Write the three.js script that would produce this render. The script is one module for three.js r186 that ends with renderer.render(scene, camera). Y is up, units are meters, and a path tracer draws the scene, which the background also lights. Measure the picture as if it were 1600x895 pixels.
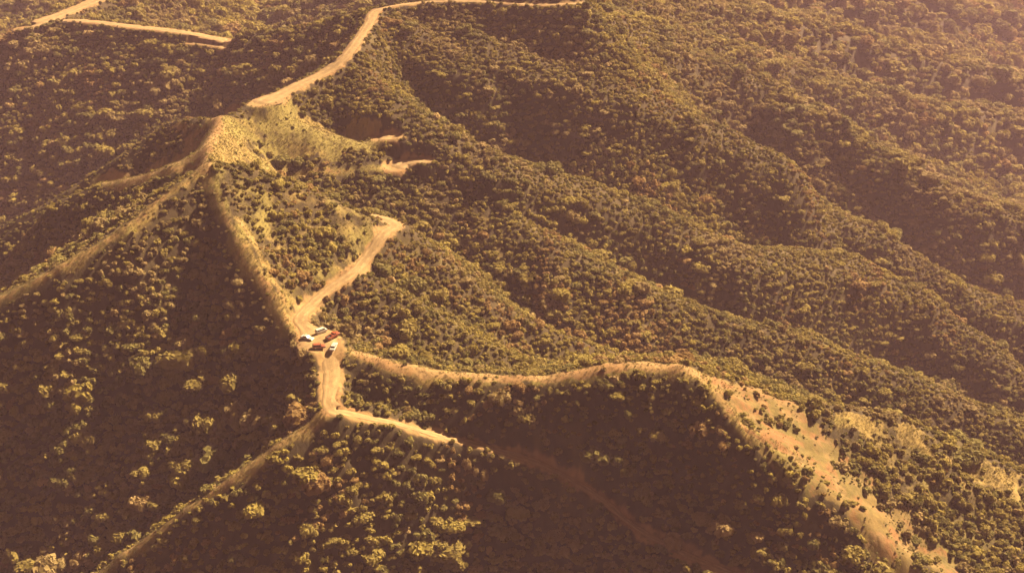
import * as THREE from 'three';
import { mergeGeometries, toCreasedNormals } from 'three/addons/utils/BufferGeometryUtils.js';
import { RoundedBoxGeometry } from 'three/addons/geometries/RoundedBoxGeometry.js';

// ---------------------------------------------------------------- camera, sky, sun, exposure
const scene = new THREE.Scene();
const camera = new THREE.PerspectiveCamera(30.55, 1600 / 895, 1, 12000);
camera.position.set(0, 169, 0);
camera.rotation.set(-26 * Math.PI / 180, 0, 0);
camera.updateMatrixWorld(true);
scene.add(camera);

const renderer = new THREE.WebGLRenderer({ antialias: true });
renderer.toneMapping = THREE.LinearToneMapping;
renderer.toneMappingExposure = 4.0;
renderer.shadowMap.enabled = true;
renderer.setSize(1024, 572);

const SKY = 0.13;
const SUN_AZ = 50 * Math.PI / 180;            // to the right of straight ahead
const SUN_EL = 40 * Math.PI / 180;
const sunDir = new THREE.Vector3(Math.sin(SUN_AZ) * Math.cos(SUN_EL), Math.sin(SUN_EL), -Math.cos(SUN_AZ) * Math.cos(SUN_EL));
const sun = new THREE.DirectionalLight(new THREE.Color().setRGB(1.0, 0.71, 0.41), 5);
sun.position.copy(sunDir).multiplyScalar(900).add(new THREE.Vector3(0, 0, -450));
sun.target.position.set(0, 0, -450);
sun.castShadow = true;
sun.shadow.mapSize.set(4096, 4096);
Object.assign(sun.shadow.camera, { left: -420, right: 420, top: 420, bottom: -420, near: 10, far: 2200 });
sun.shadow.radius = 1.4;
scene.add(sun, sun.target);

{ // late, dusty, cloudless sky: warm and brightest round the sun
  const W = 256, Hh = 128, data = new Float32Array(W * Hh * 4), d = new THREE.Vector3();
  for (let j = 0; j < Hh; j++) for (let i = 0; i < W; i++) {
    const lat = ((j + 0.5) / Hh - 0.5) * Math.PI, lon = ((i + 0.5) / W - 0.5) * 2 * Math.PI;
    d.set(Math.cos(lat) * Math.cos(lon), Math.sin(lat), Math.cos(lat) * Math.sin(lon));
    const up = Math.max(0, d.y), mu = Math.max(0, d.dot(sunDir));
    const haze = Math.exp(-up * 4), glow = 0.9 * Math.pow(mu, 8) + 0.25 * mu;
    const r = 0.20 + 0.20 * haze + 0.55 * glow, g = 0.085 + 0.10 * haze + 0.31 * glow, b = 0.036 + 0.045 * haze + 0.13 * glow;
    const k = (j * W + i) * 4; data[k] = r * SKY; data[k + 1] = g * SKY; data[k + 2] = b * SKY; data[k + 3] = 1;
  }
  const t = new THREE.DataTexture(data, W, Hh, THREE.RGBAFormat, THREE.FloatType);
  t.mapping = THREE.EquirectangularReflectionMapping; t.magFilter = THREE.LinearFilter; t.needsUpdate = true;
  scene.background = t; scene.environment = t;
}
scene.fog = new THREE.FogExp2(new THREE.Color().setRGB(0.97, 0.70, 1.0), 0.000135);

// ---------------------------------------------------------------- noise
function rng(seed) { let s = seed >>> 0; return () => { s = (s + 0x6D2B79F5) >>> 0; let t = s; t = Math.imul(t ^ (t >>> 15), t | 1); t ^= t + Math.imul(t ^ (t >>> 7), t | 61); return ((t ^ (t >>> 14)) >>> 0) / 4294967296; }; }
function hash2(i, j) { let h = Math.imul(i, 374761393) + Math.imul(j, 668265263) | 0; h = Math.imul(h ^ (h >>> 13), 1274126177); h ^= h >>> 16; return (h >>> 0) / 4294967296; }
function vnoise(x, y) {
  const i = Math.floor(x), j = Math.floor(y), fx = x - i, fy = y - j;
  const u = fx * fx * fx * (fx * (fx * 6 - 15) + 10), v = fy * fy * fy * (fy * (fy * 6 - 15) + 10);
  const a = hash2(i, j), b = hash2(i + 1, j), c = hash2(i, j + 1), d = hash2(i + 1, j + 1);
  return (a + (b - a) * u + (c - a) * v + (a - b - c + d) * u * v) * 2 - 1;
}
function fbm(x, y, o = 4) { let s = 0, a = 0.5, n = 0; for (let k = 0; k < o; k++) { s += a * vnoise(x, y); n += a; a *= 0.5; const t = x * 1.6 + y * 1.2 + 17.3; y = y * 1.6 - x * 1.2 + 9.1; x = t; } return s / n; }
const smooth = (a, b, x) => { const t = Math.min(1, Math.max(0, (x - a) / (b - a))); return t * t * (3 - 2 * t); };
const mix = (a, b, t) => a + (b - a) * t;

// ---------------------------------------------------------------- the lie of the land: crest lines (x, height, z) with the slope of either flank
const RIDGES = [
  ['neck', 1.35, 2.4, 3, [[-56.8,-7.0,-274.2], [-60.9,-3.0,-292.6], [-64.6,0.0,-306.4], [-72.7,2.0,-310.8]]],
  ['main', 1.5, 1.05, 3.5, [[-72.7,2.0,-310.8], [-82.2,10.0,-322.2], [-94.9,23.0,-336.3], [-107.1,36.0,-355.5], [-111.7,40.0,-366.1], [-121.2,38.0,-404.8], [-123.4,38.0,-431.0], [-112.5,39.0,-449.7]]],
  ['main2', 1.05, 1.1, 3.5, [[-112.5,39.0,-449.7], [-100.4,41.0,-468.6], [-87.2,44.0,-487.9], [-76.9,50.0,-503.3], [-72.4,54.0,-531.4], [-70.1,58.0,-560.9], [-51.3,60.0,-571.3], [-13.7,62.0,-571.3], [33.9,63.0,-566.0], [48.9,55.0,-657.9], [68.3,46.0,-799.9], [86.5,44.0,-925.0]]],
  ['T000', 0.75, 1.15, 10, [[68.4,45.0,-800.5], [165.6,14.0,-931.7], [286.0,-18.0,-1068.4], [432.3,-54.0,-1205.8], [565.0,-88.0,-1306.5], [692.5,-122.0,-1344.7], [820.8,-150.0,-1342.2]]],
  ['T00', 0.92, 1.4, 9, [[50.8,54.0,-657.0], [114.5,28.0,-767.3], [177.6,6.0,-846.4], [268.8,-26.0,-926.8], [357.1,-58.0,-975.2], [455.1,-88.0,-1028.0], [537.2,-114.0,-1028.8], [633.9,-140.0,-1005.9]]],
  ['T0', 0.92, 1.4, 9, [[31.2,60.0,-578.4], [76.2,34.0,-666.2], [134.5,6.0,-738.8], [212.1,-28.0,-803.9], [275.0,-56.0,-837.2], [341.2,-78.0,-867.8], [428.1,-100.0,-924.3], [499.1,-118.0,-944.3], [590.3,-140.0,-926.4]]],
  ['T1', 0.92, 1.4, 8, [[-20.6,60.0,-574.8], [21.5,44.0,-594.1], [77.3,25.0,-635.2], [122.4,9.0,-666.3], [158.3,-6.0,-674.8], [169.9,-14.0,-657.7], [199.4,-26.0,-662.7], [215.6,-35.0,-657.1], [244.7,-50.0,-650.1], [267.4,-63.0,-637.6], [294.5,-75.0,-638.0], [338.8,-90.0,-646.5], [409.8,-112.0,-641.9]]],
  ['T1b', 0.92, 1.4, 6, [[-48.2,58.0,-574.6], [-13.2,47.0,-541.1], [19.7,36.0,-534.6], [53.3,26.0,-538.4], [84.7,13.0,-542.0], [113.7,-2.0,-545.1], [139.4,-15.0,-546.2]]],
  ['T2', 0.92, 1.4, 8, [[-60.0,56.0,-552.8], [-25.8,42.0,-527.5], [0.0,29.0,-530.9], [25.3,18.0,-542.7], [50.9,9.0,-562.2], [62.8,2.0,-555.4], [99.8,-15.0,-560.6], [126.9,-28.0,-565.6], [153.1,-38.0,-572.1], [181.3,-54.0,-559.6], [203.0,-63.0,-560.3], [238.4,-82.0,-541.6], [253.9,-91.0,-535.1], [293.0,-104.0,-535.1], [352.2,-122.0,-527.6]]],
  ['T3', 0.92, 1.4, 8, [[-78.0,46.0,-498.2], [-59.2,38.0,-476.2], [-34.9,26.0,-460.6], [-11.6,16.0,-454.2], [30.2,-2.0,-467.3], [61.8,-16.0,-473.4], [80.8,-25.0,-472.6], [103.2,-36.0,-470.6], [113.6,-41.0,-473.4], [147.0,-49.0,-489.8], [178.2,-59.0,-502.4], [210.5,-74.0,-500.9], [241.5,-94.0,-483.8], [264.4,-108.0,-468.0]]],
  ['T4', 0.78, 0.95, 10, [[-112.5,38.0,-449.1], [-90.2,29.0,-446.2], [-68.0,22.0,-445.2], [-45.4,14.0,-442.5], [-17.0,3.0,-435.6], [11.2,-11.0,-421.6], [38.9,-24.0,-413.1], [66.7,-36.0,-407.3], [97.9,-46.0,-405.4], [126.8,-53.0,-406.0], [154.2,-63.0,-398.6], [172.4,-68.0,-396.1], [200.4,-78.0,-387.4], [220.7,-84.0,-380.0], [263.5,-98.0,-370.6]]],
  ['S2', 0.95, 0.86, 4, [[-109.7,41.0,-363.3], [-100.0,38.0,-370.4], [-87.4,31.0,-375.7], [-73.6,24.0,-377.1], [-59.5,16.0,-377.9], [-45.4,9.0,-382.5], [-32.7,0.0,-376.6], [-15.1,-13.0,-371.7], [10.2,-28.0,-367.7], [36.3,-40.0,-370.9]]],
  ['S2b', 0.75, 0.7, 3, [[-59.1,4.5,-347.7], [-52.8,2.5,-347.0], [-44.5,-1.0,-344.5], [-32.8,-7.0,-341.4], [-9.4,-19.0,-336.0], [9.5,-28.0,-335.2]]],
  ['S1', 0.62, 1.45, 5, [[-64.6,-1.0,-306.0], [-56.9,-2.0,-301.3], [-41.9,-4.0,-298.0], [-21.0,-8.0,-296.6], [-4.2,-10.0,-297.9], [10.5,-10.0,-297.5], [21.0,-8.0,-297.4], [31.5,-6.0,-298.2], [44.1,-5.0,-298.1], [54.6,-6.0,-298.2], [67.3,-11.0,-295.9], [76.1,-14.5,-296.4], [85.1,-18.0,-297.2]]],
  ['S1r', 0.95, 0.55, 4, [[81.9,-17.0,-297.6], [85.1,-18.0,-297.2], [108.5,-24.0,-301.9], [132.3,-30.0,-305.2], [155.1,-39.0,-302.9], [177.6,-49.0,-298.8], [214.1,-64.0,-293.3]]],
  ['S1b', 0.62, 1.4, 4, [[54.5,-6.0,-297.3], [63.8,-9.0,-288.7], [73.0,-14.5,-275.6], [86.8,-22.5,-266.4], [103.8,-32.5,-259.2], [121.7,-45.0,-248.2], [134.0,-55.0,-239.9]]],
  ['bench', 0.04, 1.7, 2, [[-56.8,-7.0,-274.2], [-51.4,-9.0,-274.0], [-44.7,-11.0,-274.6], [-36.1,-14.5,-276.7], [-24.5,-20.5,-279.5], [-12.4,-26.0,-282.9], [-2.1,-30.0,-283.6], [12.5,-35.0,-281.4], [20.8,-38.0,-277.8], [29.9,-41.5,-273.1]]],
  ['S0', 1.6, 1.25, 4, [[-56.7,-7.0,-273.5], [-69.6,-12.5,-264.3], [-82.4,-19.5,-257.7], [-95.4,-27.0,-252.7], [-114.3,-39.0,-246.3], [-133.2,-52.0,-239.4]]],
  ['R1', 1.5, 0.7, 4, [[-111.0,40.0,-363.3], [-119.4,37.0,-354.7], [-133.5,28.5,-337.6], [-152.8,19.0,-325.2], [-173.2,10.5,-317.8], [-204.9,-4.0,-309.2]]],
  ['R2', 1.0, 1.1, 2.5, [[-123.2,38.0,-430.1], [-137.9,36.0,-438.5], [-151.2,32.0,-446.0], [-167.1,22.0,-436.4], [-180.7,14.0,-431.6], [-204.2,1.0,-421.6], [-219.9,-5.0,-416.6], [-261.4,-22.0,-408.9]]],
  ['R2m', 1.15, 0.6, 5, [[-118.0,39.0,-389.8], [-128.6,34.0,-385.4], [-140.2,29.0,-388.4], [-167.1,19.0,-403.1], [-185.8,11.0,-407.2]]],
  ['R3', 0.8, 0.7, 3, [[-70.1,58.0,-560.9], [-88.9,53.0,-567.4], [-111.9,46.0,-578.0], [-144.2,38.0,-593.8], [-164.7,33.0,-601.6], [-180.0,35.5,-605.1], [-191.2,37.0,-606.6], [-223.2,38.5,-615.0], [-247.1,38.0,-629.8], [-267.5,38.0,-633.4], [-295.0,30.0,-640.5], [-329.2,16.0,-640.4], [-378.1,0.0,-643.9]]],
  ['R3b', 0.85, 0.8, 3, [[-262.9,36.0,-630.3], [-271.1,22.0,-610.6], [-287.8,12.0,-605.4], [-327.9,-10.0,-608.3]]],
  ['R3c', 0.85, 0.8, 4, [[-183.5,33.0,-603.2], [-204.3,18.0,-604.0], [-221.9,2.0,-593.4], [-247.1,-30.0,-596.6]]],
  ['R3d', 0.6, 0.6, 6, [[-283.3,34.0,-632.6], [-282.0,36.0,-670.1], [-272.7,38.0,-701.7], [-244.3,42.0,-763.4]]],
  ['BG2', 0.5, 0.6, 14, [[79.5,44.0,-906.2], [279.2,-5.0,-1188.6], [625.9,-70.0,-1515.0], [947.5,-120.0,-1679.0]]],
  ['BG1', 0.5, 0.5, 12, [[-568.4,10.0,-865.2], [-410.5,18.0,-862.7], [-307.3,16.0,-859.9], [-189.8,22.0,-839.9], [-91.9,40.0,-775.4]]],
];

for (const r of RIDGES) {
  const p = r[4]; r.seg = [];
  for (let k = 0; k + 1 < p.length; k++) { const [ax, ay, az] = p[k], [bx, by, bz] = p[k + 1]; const dx = bx - ax, dz = bz - az; r.seg.push([ax, ay, az, dx, by - ay, dz, 1 / (dx * dx + dz * dz), k === 0, k + 2 === p.length]); }
}
const info = { crest: 0 };
function landBase(x, z) {                       // crests joined by their flanks; gullies form where flanks meet
  let sum = 0, top = -1e9; const hs = [];
  let crest = 1e9;
  for (const [name, sl, sr, w, pts] of RIDGES) { let best = -1e9, bd = 0;
    const seg = RIDGES_SEG.get(name), gorge = name[0] === 'T' && name !== 'T4';
    for (const s of seg) {
      let t = ((x - s[0]) * s[3] + (z - s[2]) * s[5]) * s[6]; const cap = (t < 0 && s[7]) || (t > 1 && s[8]); t = t < 0 ? 0 : t > 1 ? 1 : t;
      const ex = x - s[0] - t * s[3], ez = z - s[2] - t * s[5], d2 = ex * ex + ez * ez;
      const side = s[3] * ez - s[5] * ex;       // > 0: to the right of the crest's run
      const d = Math.sqrt(d2), sd = side / Math.sqrt(1 / s[6]);
      const m = d > 0.01 ? 0.5 + 0.5 * Math.max(-1, Math.min(1, sd / (d + 1e-6) * 1.4)) : 0.5;
      let sp = sl + (sr - sl) * m; if (cap) sp += (Math.max(sl, sr) * (t < 0.5 ? 1.6 : 1.05) - sp) * Math.min(1, 3 * Math.sqrt(Math.max(0, 1 - (sd * sd) / (d2 + 1e-6))));
      const h = s[1] + t * s[4] - (gorge ? (1 - m) * sl * (Math.sqrt(d2 + w * w) - w) + m * (0.6 * (Math.sqrt(d2 + w * w) - w) + (d > 17 ? (sr - 0.1) * (Math.sqrt((d - 17) * (d - 17) + 9) - 3) : 0)) : sp < 0.3 ? sp * d + 1.4 * Math.max(0, d - 9) : sp * (Math.sqrt(d2 + w * w) - w));
      if (h > best) { best = h; bd = d; }
    }
    hs.push(best); if (best > top) { top = best; crest = bd; info.name = name; }
  }
  for (const h of hs) sum += Math.exp((h - top) / 1.6);
  info.crest = crest;
  const floor = -175 + 0.02 * Math.hypot(x, z + 450);
  const h = top + 1.6 * Math.log(sum);
  return h > floor + 20 ? h : floor + 20 * Math.exp((h - floor - 20) / 20);
}
const RIDGES_SEG = new Map(RIDGES.map(r => [r[0], r.seg]));
function land(x, z) {
  const h = landBase(x, z), c = info.crest;
  const far = smooth(700, 1500, Math.hypot(x, z + 420));
  const rough = smooth(2, 40, c);
  const g = fbm(x / 46 + 3.7, z / 46, 3), g2 = fbm(x / 15, z / 15 + 8.1, 3);
  return h + rough * (g * 2.6 - Math.abs(fbm(x / 30 + 40, z / 30, 2)) * 3 + 0.9) + (0.25 + 0.75 * rough) * g2 * 0.9 + far * 90 * fbm(x / 900, z / 900 + 2, 3);
}
const taken = new Map();
function numbered(name) { const n = taken.get(name) || 0; taken.set(name, n + 1); return n ? `${name}_${String(n).padStart(3, '0')}` : name; }

// ---------------------------------------------------------------- graded roads, trails and the patches of open ground: x, height, z along each line
const ROADS = [
  ['road_cars', 4.5, [[-66.0,10.0,-393.0], [-57.0,9.5,-391.0], [-49.5,9.2,-387.0], [-46.0,9.4,-381.5], [-48.8,9.6,-376.5], [-50.7,8.9,-370.7], [-52.7,6.7,-365.8], [-55.8,4.7,-358.6], [-59.0,4.7,-347.4], [-63.9,3.2,-341.3], [-68.3,2.1,-334.1], [-71.4,1.6,-325.6], [-72.2,2.3,-315.8], [-69.6,0.1,-313.0], [-64.4,0.6,-305.8], [-61.2,-1.1,-302.3], [-59.7,-3.1,-298.2], [-58.4,-5.0,-291.9], [-57.5,-5.6,-283.1], [-56.5,-5.5,-275.5], [-54.7,-6.8,-273.2], [-51.5,-8.8,-274.9], [-44.8,-11.1,-275.8], [-36.2,-14.5,-277.7], [-24.5,-20.5,-280.2], [-12.4,-24.8,-281.8], [-2.1,-27.9,-281.2], [6.2,-29.9,-279.8], [13.4,-32.3,-277.9], [21.5,-35.5,-274.5], [29.6,-39.3,-270.8], [37.6,-44.8,-266.5], [46.0,-46.3,-260.0], [55.6,-45.5,-251.1], [67.2,-47.2,-245.0], [78.5,-49.1,-238.8]]],
  ['road_ridge', 6, [[-111.0,39.7,-448.2], [-103.5,40.2,-462.0], [-96.8,41.8,-473.4], [-89.5,43.3,-483.3], [-85.7,44.5,-488.3], [-80.6,47.5,-495.6], [-77.0,50.6,-508.5], [-74.7,53.0,-525.8], [-72.7,55.3,-541.9], [-70.4,58.3,-557.6], [-47.8,59.9,-569.9], [-27.3,60.8,-569.0], [-13.6,60.6,-568.0], [6.8,60.0,-564.4], [23.6,60.3,-562.6], [39.1,60.2,-566.8]]],
  ['road_west', 9, [[-268.1,38.3,-706.8], [-272.7,36.7,-689.3], [-278.1,35.5,-670.4], [-282.1,35.2,-654.7], [-287.0,34.2,-637.1], [-295.3,30.9,-639.8]]],
  ['road_west_b', 6, [[-277.6,33.9,-649.6], [-259.6,37.9,-630.5], [-246.2,37.5,-626.9], [-222.7,38.1,-613.3], [-206.7,37.5,-609.2], [-190.7,36.7,-604.8], [-179.5,35.2,-603.2], [-170.1,33.7,-601.7], [-163.3,32.9,-598.7]]],
  ['bench_west', 4, [[-183.5,32.1,-597.6], [-173.0,31.1,-597.3], [-163.1,30.4,-593.8]]],
  ['pad_a_line', 7.5, [[-51.1,14.0,-436.6], [-47.0,14.5,-441.0], [-42.4,15.9,-441.3], [-38.4,16.4,-440.7]]],
  ['pad_b_line', 6, [[-60.2,22.8,-451.7], [-57.0,23.2,-451.4], [-53.8,23.6,-451.0]]],
  ['track_pad', 1.8, [[-97.8,17.0,-421.7], [-82.3,16.5,-426.4], [-66.6,15.1,-431.0], [-52.7,13.8,-435.5]]],
  ['spur_trail', 4.6, [[-50.7,-2.9,-301.6], [-41.9,-3.9,-297.9], [-31.4,-6.1,-296.7], [-21.0,-7.9,-296.9], [-4.2,-9.9,-298.2], [10.6,-10.1,-298.0], [21.0,-8.0,-297.8], [31.5,-5.9,-298.5], [44.1,-5.0,-298.5], [54.4,-5.1,-296.7], [62.9,-8.2,-296.1], [69.1,-10.7,-294.3]]],
  ['spur_trail_b', 2.2, [[62.6,-8.2,-294.5], [66.6,-10.2,-286.8], [70.7,-12.9,-279.7], [74.7,-15.2,-273.7], [81.7,-19.0,-272.0], [89.1,-23.1,-271.7]]],
  ['fire_a', 3, [[-111.9,40.7,-361.2], [-108.1,36.2,-355.1], [-103.4,30.6,-347.3], [-98.9,26.0,-340.6], [-93.2,20.0,-332.1], [-86.9,13.4,-325.4], [-81.8,8.8,-319.8], [-76.7,4.4,-314.0], [-72.3,2.4,-309.2]]],
  ['fire_b', 1.8, [[-97.0,26.9,-344.4], [-91.9,21.7,-339.2], [-86.6,16.1,-332.5], [-81.7,10.7,-325.9], [-77.3,6.5,-319.4], [-73.9,3.5,-313.5]]],
  ['ridge_w', 2.8, [[-115.7,38.5,-358.7], [-120.1,36.5,-352.9], [-125.7,33.2,-346.9], [-133.3,28.3,-336.9], [-142.9,23.2,-330.2], [-152.6,18.9,-324.5], [-162.6,14.4,-320.2], [-172.8,10.2,-316.5], [-185.2,4.0,-312.5]]],
  ['ridge_w2', 2.5, [[-122.5,38.5,-427.6], [-120.6,38.6,-394.9], [-123.7,36.2,-386.5], [-132.5,32.3,-382.8], [-144.0,27.8,-388.2], [-159.8,21.8,-398.5], [-179.4,10.6,-426.5]]],
  ['ridge_sw', 3, [[-57.2,-7.7,-271.0], [-63.2,-10.2,-267.7], [-69.6,-12.6,-264.4], [-76.1,-16.1,-261.2], [-82.4,-19.5,-257.8], [-88.9,-23.3,-255.0], [-95.5,-27.0,-252.8], [-104.9,-33.1,-249.6], [-114.4,-39.1,-246.4], [-124.0,-45.7,-243.3]]],
  ['saddle_trail', 5, [[-111.7,38.9,-445.9], [-146.5,8.4,-543.5], [-153.7,5.5,-543.7], [-123.0,38.0,-421.8], [-121.2,38.0,-404.8], [-118.9,38.8,-386.6], [-118.6,37.0,-379.1], [-111.9,40.7,-361.2]]],
];

const ZONES = {
  pad_a: [[-53.7,-434.3], [-50.2,-438.8], [-45.4,-443.6], [-38.1,-441.5], [-35.0,-439.9], [-39.5,-438.5], [-47.3,-437.4]],
  pad_b: [[-61.4,-452.9], [-52.7,-452.1], [-53.7,-449.6], [-59.5,-450.4]],
  bare_slope: [[59.6,-295.9], [75.1,-302.3], [94.2,-309.9], [102.2,-294.6], [108.2,-286.4], [113.2,-276.1], [124.2,-268.6], [138.5,-258.7], [144.7,-252.4], [117.0,-244.2], [106.4,-251.0], [94.5,-258.0], [83.4,-264.2], [73.4,-271.3], [66.9,-281.8]],
  grass_knoll: [[-123.1,-424.4], [-110.4,-446.1], [-95.1,-459.9], [-74.2,-462.0], [-57.9,-453.2], [-59.7,-445.9], [-72.4,-435.2], [-95.7,-425.5], [-107.3,-398.1], [-108.6,-364.0], [-120.0,-384.3]],
  grass_saddle: [[-148.1,-441.0], [-123.5,-426.0], [-115.9,-381.7], [-125.1,-381.0], [-140.0,-383.4], [-169.2,-401.5], [-180.0,-429.1], [-155.1,-426.9], [-138.0,-424.6]],
  grass_east: [[108.2,-300.8], [131.8,-303.7], [154.7,-301.7], [176.9,-297.1], [171.3,-283.5], [146.6,-292.0], [124.3,-293.1], [106.5,-293.6]],
  grass_lr: [[107.8,-299.0], [131.3,-302.1], [154.1,-300.2], [176.5,-296.2], [163.6,-258.1], [133.0,-249.9], [121.7,-267.7], [109.1,-277.0]],
  grass_mid: [[-39.9,-373.6], [-22.3,-424.3], [0.0,-430.2], [55.4,-408.1], [70.0,-384.0], [22.1,-314.4], [-22.8,-324.7], [-41.7,-338.1]],
  slope_a: [[-109.1,-361.0], [-95.3,-370.0], [-73.5,-376.3], [-49.9,-378.3], [-57.6,-358.2], [-68.5,-335.9], [-72.6,-320.0], [-81.5,-324.3], [-95.3,-344.3]],
};

const ROAD_KEYS = ['road_cars', 'road_ridge', 'road_west', 'road_west_b', 'bench_west', 'pad_a_line', 'pad_b_line'];
const lines = {};
for (const [key, width, pts] of ROADS) {
  const curve = new THREE.CatmullRomCurve3(pts.map(p => new THREE.Vector3(...p)), false, 'centripetal');
  const n = Math.ceil(curve.getLength() / 1.0), sp = curve.getSpacedPoints(n);
  if (ROAD_KEYS.includes(key)) for (let it = 0; it < 14; it++) { const y = sp.map(p => p.y); for (let k = 1; k < n; k++) sp[k].y = (y[k - 1] + 2 * y[k] + y[k + 1]) / 4; }
  lines[key] = { key, hw: width / 2, pts: sp };
}
function roadHalf(L, k) {                       // half width along a road, with the turn-outs it has
  const p = L.pts[k]; let w = L.hw * (1 + 0.16 * vnoise(k / 7, L.pts.length));
  if (L.key === 'road_cars') { w += 4.2 * Math.exp(-((p.x + 63.5) ** 2 + (p.z + 305.5) ** 2) / 42); w -= 0.95 * smooth(-56, -44, p.x) * (p.z > -290 ? 1 : 0); if (p.z < -375) w += 0.5; }
  if (L.key === 'road_ridge') { w += 2.2 * Math.exp(-((p.x + 108) ** 2 + (p.z + 452) ** 2) / 90); if (p.x > -66) w -= 1.6; if (p.z < -492 && p.x < -66) w -= 0.9; }
  if (L.key === 'road_west') w += 3 * Math.exp(-((p.x + 288) ** 2 + (p.z + 640) ** 2) / 160);
  return w;
}
const CELL = 12, roadGrid = new Map();
for (const k of ROAD_KEYS) { const L = lines[k]; L.half = L.pts.map((p, i) => roadHalf(L, i)); L.pts.forEach((p, i) => { const c = Math.floor(p.x / CELL) * 4096 + Math.floor(p.z / CELL); if (!roadGrid.has(c)) roadGrid.set(c, []); roadGrid.get(c).push([p.x, p.y, p.z, L.half[i]]); }); }
function nearRoad(x, z) {                       // [distance beyond the road's edge, road height] or null
  let best = 1e9, y = 0; const ci = Math.floor(x / CELL), cj = Math.floor(z / CELL);
  for (let i = ci - 1; i <= ci + 1; i++) for (let j = cj - 1; j <= cj + 1; j++) { const c = roadGrid.get(i * 4096 + j); if (c) for (const s of c) { const d = Math.hypot(x - s[0], z - s[2]) - s[3]; if (d < best) { best = d; y = s[1]; } } }
  return best < 8 ? [best, y] : null;
}
function graded(x, z) {                         // natural slope with the roads cut into it
  const h = land(x, z), r = nearRoad(x, z); if (!r) return h;
  const [d, y] = r; const t = smooth(0.2, y < h ? 3.2 : 5.0, d);
  return mix(y, h, t);
}
// masks of open ground, in metres over the part of the land in view
const X0 = -345, X1 = 435, Z0 = -815, Z1 = -215, MW = 1800, MH = 1384;
const maskBare = new Float32Array(MW * MH), maskGrass = new Float32Array(MW * MH), maskRoad = new Float32Array(MW * MH), maskRed = new Float32Array(MW * MH);
const mi = x => (x - X0) / (X1 - X0) * MW, mj = z => (z - Z0) / (Z1 - Z0) * MH;
function stamp(mask, x, z, r, a, soft = 0.5) {
  const i0 = Math.max(0, Math.floor(mi(x - r - soft))), i1 = Math.min(MW - 1, Math.ceil(mi(x + r + soft))), j0 = Math.max(0, Math.floor(mj(z - r - soft))), j1 = Math.min(MH - 1, Math.ceil(mj(z + r + soft)));
  for (let j = j0; j <= j1; j++) for (let i = i0; i <= i1; i++) { const px = X0 + (i + 0.5) / MW * (X1 - X0), pz = Z0 + (j + 0.5) / MH * (Z1 - Z0); const v = a * (1 - smooth(r - soft, r + soft, Math.hypot(px - x, pz - z))); if (v > mask[j * MW + i]) mask[j * MW + i] = v; }
}
function fillZone(mask, poly, a, warp = 4, edge = 0.35) {
  let x0 = 1e9, x1 = -1e9, z0 = 1e9, z1 = -1e9; for (const [x, z] of poly) { x0 = Math.min(x0, x); x1 = Math.max(x1, x); z0 = Math.min(z0, z); z1 = Math.max(z1, z); }
  const i0 = Math.max(0, Math.floor(mi(x0 - warp))), i1 = Math.min(MW - 1, Math.ceil(mi(x1 + warp))), j0 = Math.max(0, Math.floor(mj(z0 - warp))), j1 = Math.min(MH - 1, Math.ceil(mj(z1 + warp)));
  for (let j = j0; j <= j1; j++) for (let i = i0; i <= i1; i++) {
    const qx = X0 + (i + 0.5) / MW * (X1 - X0), qz = Z0 + (j + 0.5) / MH * (Z1 - Z0);
    const px = qx + warp * fbm(qx / 6, qz / 6, 3), pz = qz + warp * fbm(qx / 6 + 31, qz / 6 + 7, 3); let inside = false;
    for (let a = 0, b = poly.length - 1; a < poly.length; b = a++) { const [ax, az] = poly[a], [bx, bz] = poly[b]; if ((az > pz) !== (bz > pz) && px < (bx - ax) * (pz - az) / (bz - az) + ax) inside = !inside; }
    if (inside) { const v = a * Math.min(1, Math.max(0, (fbm(qx / 9 + 5, qz / 9, 4) + 0.75) / (2 * edge + 0.2))); if (v > mask[j * MW + i]) mask[j * MW + i] = v; }
  }
}
for (const key in lines) {
  const L = lines[key], road = ROAD_KEYS.includes(key);
  L.pts.forEach((p, k) => {
    if (road) { stamp(maskRoad, p.x, p.z, L.half[k] + 0.5, 1, 0.4); stamp(maskBare, p.x, p.z, L.half[k] + 1.3 + 1.0 * vnoise(p.x / 3, p.z / 3), 0.8, 0.8); return; }
    const w = L.hw * (1 + 0.5 * fbm(p.x / 5, p.z / 5 + 9, 2)), ox = 0.7 * fbm(p.x / 4, p.z / 4, 2), oz = 0.7 * fbm(p.x / 4 + 8, p.z / 4, 2);
    const pure = key === 'spur_trail' || key === 'spur_trail_b' || key === 'saddle_trail';
    stamp(maskBare, p.x + ox, p.z + oz, w, pure ? 0.95 : (key[0] === 'f' ? 0.38 : 0.42) + 0.2 * vnoise(p.x / 6, p.z / 6), 0.7);
    stamp(maskGrass, p.x, p.z, w + 1.0 + 1.0 * vnoise(p.x / 5 + 3, p.z / 5), 0.85, 1.4);
  });
}
fillZone(maskBare, ZONES.bare_slope, 0.85, 6, 0.4); fillZone(maskRed, ZONES.bare_slope, 1, 5, 0.1);
fillZone(maskGrass, ZONES.grass_knoll, 1, 6, 0.22); fillZone(maskGrass, ZONES.grass_saddle, 0.95, 4, 0.35); fillZone(maskGrass, ZONES.grass_east, 0.8, 4, 0.4); fillZone(maskGrass, ZONES.slope_a, 0.52, 6, 0.5);
fillZone(maskGrass, ZONES.grass_lr, 0.42, 8, 0.5); fillZone(maskGrass, ZONES.grass_mid, 0.2, 9, 0.5);
fillZone(maskBare, ZONES.grass_saddle, 0.75, 3, 0.6);
const maskAt = (m, x, z) => { const i = Math.floor(mi(x)), j = Math.floor(mj(z)); return i < 0 || j < 0 || i >= MW || j >= MH ? 0 : m[j * MW + i]; };

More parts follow.
